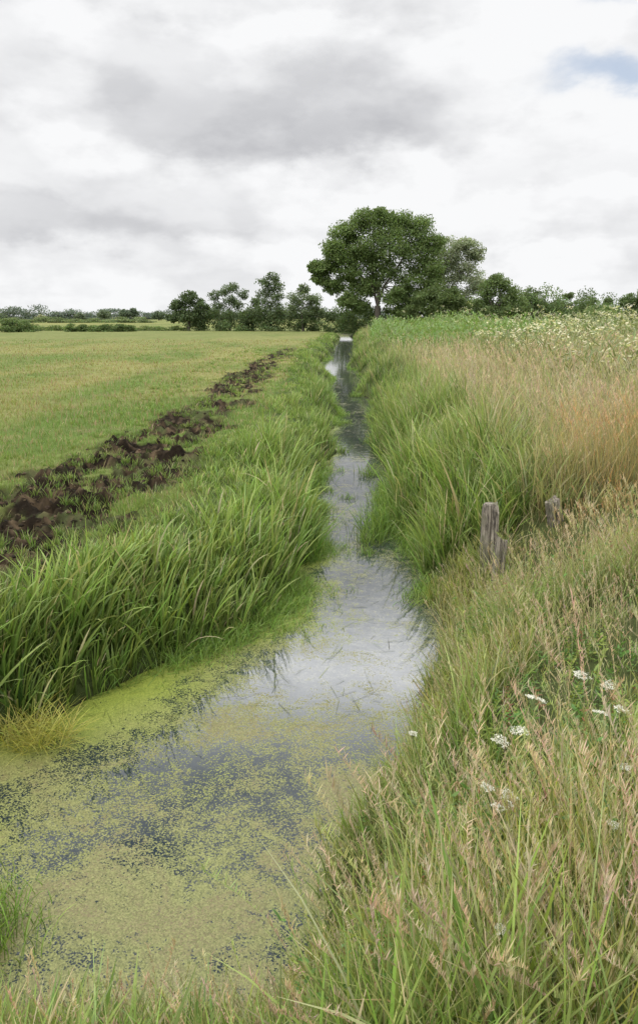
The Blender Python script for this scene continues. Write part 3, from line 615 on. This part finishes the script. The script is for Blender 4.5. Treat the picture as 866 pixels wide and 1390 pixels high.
for (bx,by),hs in ump:
    zb=float(ground(np.array([bx]),np.array([by]),False)[0])-.03
    e=bpy.data.objects.new('cow_parsley_plant',None); COL.objects.link(e); e.location=(bx,by,zb)
    e['label']='slender cow parsley with white flower umbels in grass'; e['category']='wildflower'; e['group']='cow parsley on the ditch bank'
    A=Acc(); j=np.array([0,0,(hs[0][2]-zb)*.55])
    tube(A,[(0,0,0),(.01,0,j[2]*.5),tuple(j)],[.004,.0035,.003],(.2,.25,.1),5)
    for (hx,hy,hz,r) in hs:
        q=np.array([hx-bx,hy-by,hz-zb-r*.9]); tube(A,[j,(j+q)/2+np.array([.012,0,.01]),q],[.0028,.0024,.002],(.2,.25,.1),5)
    m=26; P=np.tile(j*.7,(m,1))+rng.normal(0,.02,(m,3)); V,F,C,_=blades(P,rng.uniform(.06,.16,m),rng.uniform(0,6.28,m),rng.uniform(.6,1.2,m),rng.uniform(.2,.8,m),np.full(m,.012),np.tile(np.array((.12,.18,.05)),(m,1)),4); A.add(V,F,C)
    A.obj('stem',M_stem,parent=e)
    for k,(hx,hy,hz,r) in enumerate(hs):
        dt,db=fm[k%3]; sc=r/.03
        f=bpy.data.objects.new('flower_head',db); COL.objects.link(f); f.parent=e; f.location=(hx-bx,hy-by,hz-zb); f.scale=(sc,)*3; f.rotation_euler=(rng.normal(.15,.2),rng.normal(0,.2),rng.uniform(0,6))
        g2=bpy.data.objects.new('flower_stalk',dt); COL.objects.link(g2); g2.parent=f

# ------------------------------------------------------------ posts
def post(label,x,y,z0,z1,wx,wy,lean,tilt,seed,topslope=.0):
    r=np.random.default_rng(seed); nz=26
    per=[(-1,-.8),(-1,0),(-1,.8),(-.8,1),(0,1),(.8,1),(1,.8),(1,0),(1,-.8),(.8,-1),(.10,-1),(0,-.70),(-.08,-1),(-.8,-1)]
    per=np.array(per,float); k=len(per); V=[]
    off=r.normal(0,.05,(k,)); toph=r.uniform(-.03,.015,k); toph[11]=-.05
    for i in range(nz):
        t=i/(nz-1); h=z0+(z1-z0)*t; sc=1-.08*t+ .015*r.normal()
        wear=1-.12*ss(np.array((t-.94)/.06))
        for j in range(k):
            px=per[j,0]*wx/2*sc*wear*(1+off[j]+.025*r.normal()); py=per[j,1]*wy/2*sc*wear*(1+off[j]+.025*r.normal())
            V.append((px,py,h-z0+(topslope*px)*t+toph[j]*t**8))
    V.append((0,0,z1-z0-.015)); V=np.array(V)
    F=[]
    for i in range(nz-1):
        for j in range(k): F.append((i*k+j,i*k+(j+1)%k,(i+1)*k+(j+1)%k,(i+1)*k+j))
    c=len(V)-1
    for j in range(0,k): F.append(((nz-1)*k+j,(nz-1)*k+(j+1)%k,c,c))
    me=bpy.data.meshes.new('wooden_post'); me.from_pydata([tuple(v) for v in V],[],[f if f[2]!=f[3] else f[:3] for f in F]); me.materials.append(M_wood); me.update()
    o=bpy.data.objects.new('wooden_post',me); COL.objects.link(o); o.location=(x,y,z0); o.rotation_euler=(tilt,lean,r.uniform(-.3,.3)); o['label']=label; o['category']='wooden post'; o['group']='old posts on the ditch bank'
post('thick weathered grey timber post at the ditch edge',1.83,7.6,-.2,1.10,.18,.16,-.02,.0,3,.12)
post('short weathered stake leaning against a thicker post',1.81,7.3,-.2,.80,.115,.09,.07,-.02,5,-.3)
post('leaning weathered grey post half hidden by grass',2.72,7.9,.3,1.10,.16,.13,-.25,.0,8,.3)
post('broken weathered stake among rusty grasses',2.98,8.0,.3,.93,.09,.08,-.1,.0,9,.5)

# ------------------------------------------------------------ sky
W=bpy.data.worlds.new('World'); scene.world=W; W.use_nodes=True; nt=W.node_tree; nt.nodes.clear()
out=N(nt,'ShaderNodeOutputWorld'); bg=N(nt,'ShaderNodeBackground'); nt.links.new(bg.outputs[0],out.inputs[0])
tc=N(nt,'ShaderNodeTexCoord'); sp=N(nt,'ShaderNodeSeparateXYZ'); nt.links.new(tc.outputs['Generated'],sp.inputs[0])
x,y,z=sp.outputs
el=math.radians(52); rot=math.radians(215)
sky=N(nt,'ShaderNodeTexSky'); sky.sky_type='NISHITA'; sky.sun_disc=False; sky.sun_elevation=el; sky.sun_rotation=rot
hor=mth(nt,'SQRT',mth(nt,'ADD',mth(nt,'MULTIPLY',x,x),mth(nt,'MULTIPLY',y,y)))
hor=mth(nt,'MAXIMUM',hor,.01)
wv=mth(nt,'DIVIDE',z,hor); az=mth(nt,'ARCTAN2',x,y)
zz=mth(nt,'ADD',mth(nt,'MAXIMUM',z,0),.14)
cb=N(nt,'ShaderNodeCombineXYZ'); nt.links.new(mth(nt,'DIVIDE',x,zz),cb.inputs[0]); nt.links.new(mth(nt,'DIVIDE',y,zz),cb.inputs[1])
def wnoise(vec,s,d,r,dist=0.,off=0.):
    mp=N(nt,'ShaderNodeMapping'); mp.inputs['Location'].default_value=(off,off*.7,off*.3); nt.links.new(vec,mp.inputs[0])
    n=N(nt,'ShaderNodeTexNoise'); n.inputs['Scale'].default_value=s; n.inputs['Detail'].default_value=d; n.inputs['Roughness'].default_value=r; n.inputs['Distortion'].default_value=dist
    nt.links.new(mp.outputs[0],n.inputs['Vector']); return n.outputs[0]
cb2=N(nt,'ShaderNodeCombineXYZ'); nt.links.new(az,cb2.inputs[0]); nt.links.new(mth(nt,'MULTIPLY',wv,1.9),cb2.inputs[1])
na=wnoise(cb.outputs[0],1.1,9,.52,.3,3.1)
nb=wnoise(cb2.outputs[0],4.5,8,.55,.2,1.7)
ncx=wnoise(cb2.outputs[0],7,8,.55,0,9.2)
nd=wnoise(cb2.outputs[0],5.0,12,.50,.05,5.5)
ne=wnoise(cb2.outputs[0],11.0,12,.52,.0,2.5)
edge=mth(nt,'MULTIPLY',mth(nt,'SUBTRACT',nd,.46),9,clamp=True)
edge2=mth(nt,'MULTIPLY',mth(nt,'SUBTRACT',ne,.47),6,clamp=True)
azd=mth(nt,'ADD',az,mth(nt,'MULTIPLY',mth(nt,'SUBTRACT',nb,.5),.34))
wvd=mth(nt,'ADD',wv,mth(nt,'MULTIPLY',mth(nt,'SUBTRACT',ncx,.5),.15))
def blob(a0,w0,ra,rw,k=1.0,pw=1.8):
    u=mth(nt,'DIVIDE',mth(nt,'SUBTRACT',azd,a0),ra); v=mth(nt,'DIVIDE',mth(nt,'SUBTRACT',wvd,w0),rw)
    r=mth(nt,'ADD',mth(nt,'MULTIPLY',u,u),mth(nt,'MULTIPLY',v,v))
    r=mth(nt,'POWER',r,pw)
    return mth(nt,'MULTIPLY',mth(nt,'EXPONENT',mth(nt,'MULTIPLY',r,-1.0)),k)
sh=blob(-.02,.235,.27,.062,.45,2.0)
for b in [(-.30,.115,.20,.024,.36),(-.05,.10,.12,.012,.2),(.30,.085,.25,.018,.22),(-.1,.37,.45,.03,.22),(.33,.17,.15,.02,.22),(.0,.205,.20,.026,.25),(-.33,.27,.12,.03,.2)]:
    sh=mth(nt,'ADD',sh,blob(*b))
sh=mth(nt,'ADD',sh,mth(nt,'MULTIPLY',mth(nt,'SUBTRACT',na,.5),.5))
sh=mth(nt,'ADD',sh,mth(nt,'MULTIPLY',mth(nt,'SUBTRACT',ncx,.5),.6))
sh=mth(nt,'ADD',sh,mth(nt,'MULTIPLY',mth(nt,'SUBTRACT',edge,.5),.28))
sh=mth(nt,'ADD',sh,mth(nt,'MULTIPLY',mth(nt,'SUBTRACT',edge2,.5),.18))
sh=mth(nt,'ADD',sh,.12,clamp=True)
cl=mixrgb(nt,sh,(.95,.955,.965),(.50,.505,.53))
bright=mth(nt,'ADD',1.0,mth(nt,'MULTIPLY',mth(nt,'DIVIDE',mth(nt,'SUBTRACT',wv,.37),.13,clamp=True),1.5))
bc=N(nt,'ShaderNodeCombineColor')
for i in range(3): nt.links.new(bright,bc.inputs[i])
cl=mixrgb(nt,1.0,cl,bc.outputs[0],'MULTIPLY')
sk=mixrgb(nt,1.0,sky.outputs[0],(.12,.12,.12),'MULTIPLY')
gap=mth(nt,'ADD',blob(.36,.255,.07,.026,.75),blob(.37,.37,.06,.024,.85))
hi=mth(nt,'MULTIPLY',mth(nt,'MULTIPLY',mth(nt,'SUBTRACT',nb,.46),6,clamp=True),mth(nt,'MULTIPLY',mth(nt,'SUBTRACT',wv,.62),6,clamp=True))
gap=mth(nt,'ADD',gap,hi,clamp=True)
fc=mixrgb(nt,gap,cl,mixrgb(nt,.30,sk,(.75,.82,.95)))
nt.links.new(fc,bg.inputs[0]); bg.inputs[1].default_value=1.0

sd=bpy.data.lights.new('sun','SUN'); sd.energy=2.2; sd.angle=math.radians(12); sd.color=(1,.96,.9)
so=bpy.data.objects.new('sun',sd); COL.objects.link(so)
a=rot; dirv=np.array([math.sin(a)*math.cos(el),math.cos(a)*math.cos(el),math.sin(el)])
so.rotation_euler=Vector(dirv).to_track_quat('Z','Y').to_euler()

cam=bpy.data.cameras.new('camera'); co=bpy.data.objects.new('camera',cam); COL.objects.link(co)
co.location=(0,0,3.0); co.rotation_euler=(math.radians(90-14.7),0,0)
cam.sensor_fit='VERTICAL'; cam.sensor_height=36; cam.lens=26.18; cam.clip_start=.05; cam.clip_end=9000
scene.camera=co
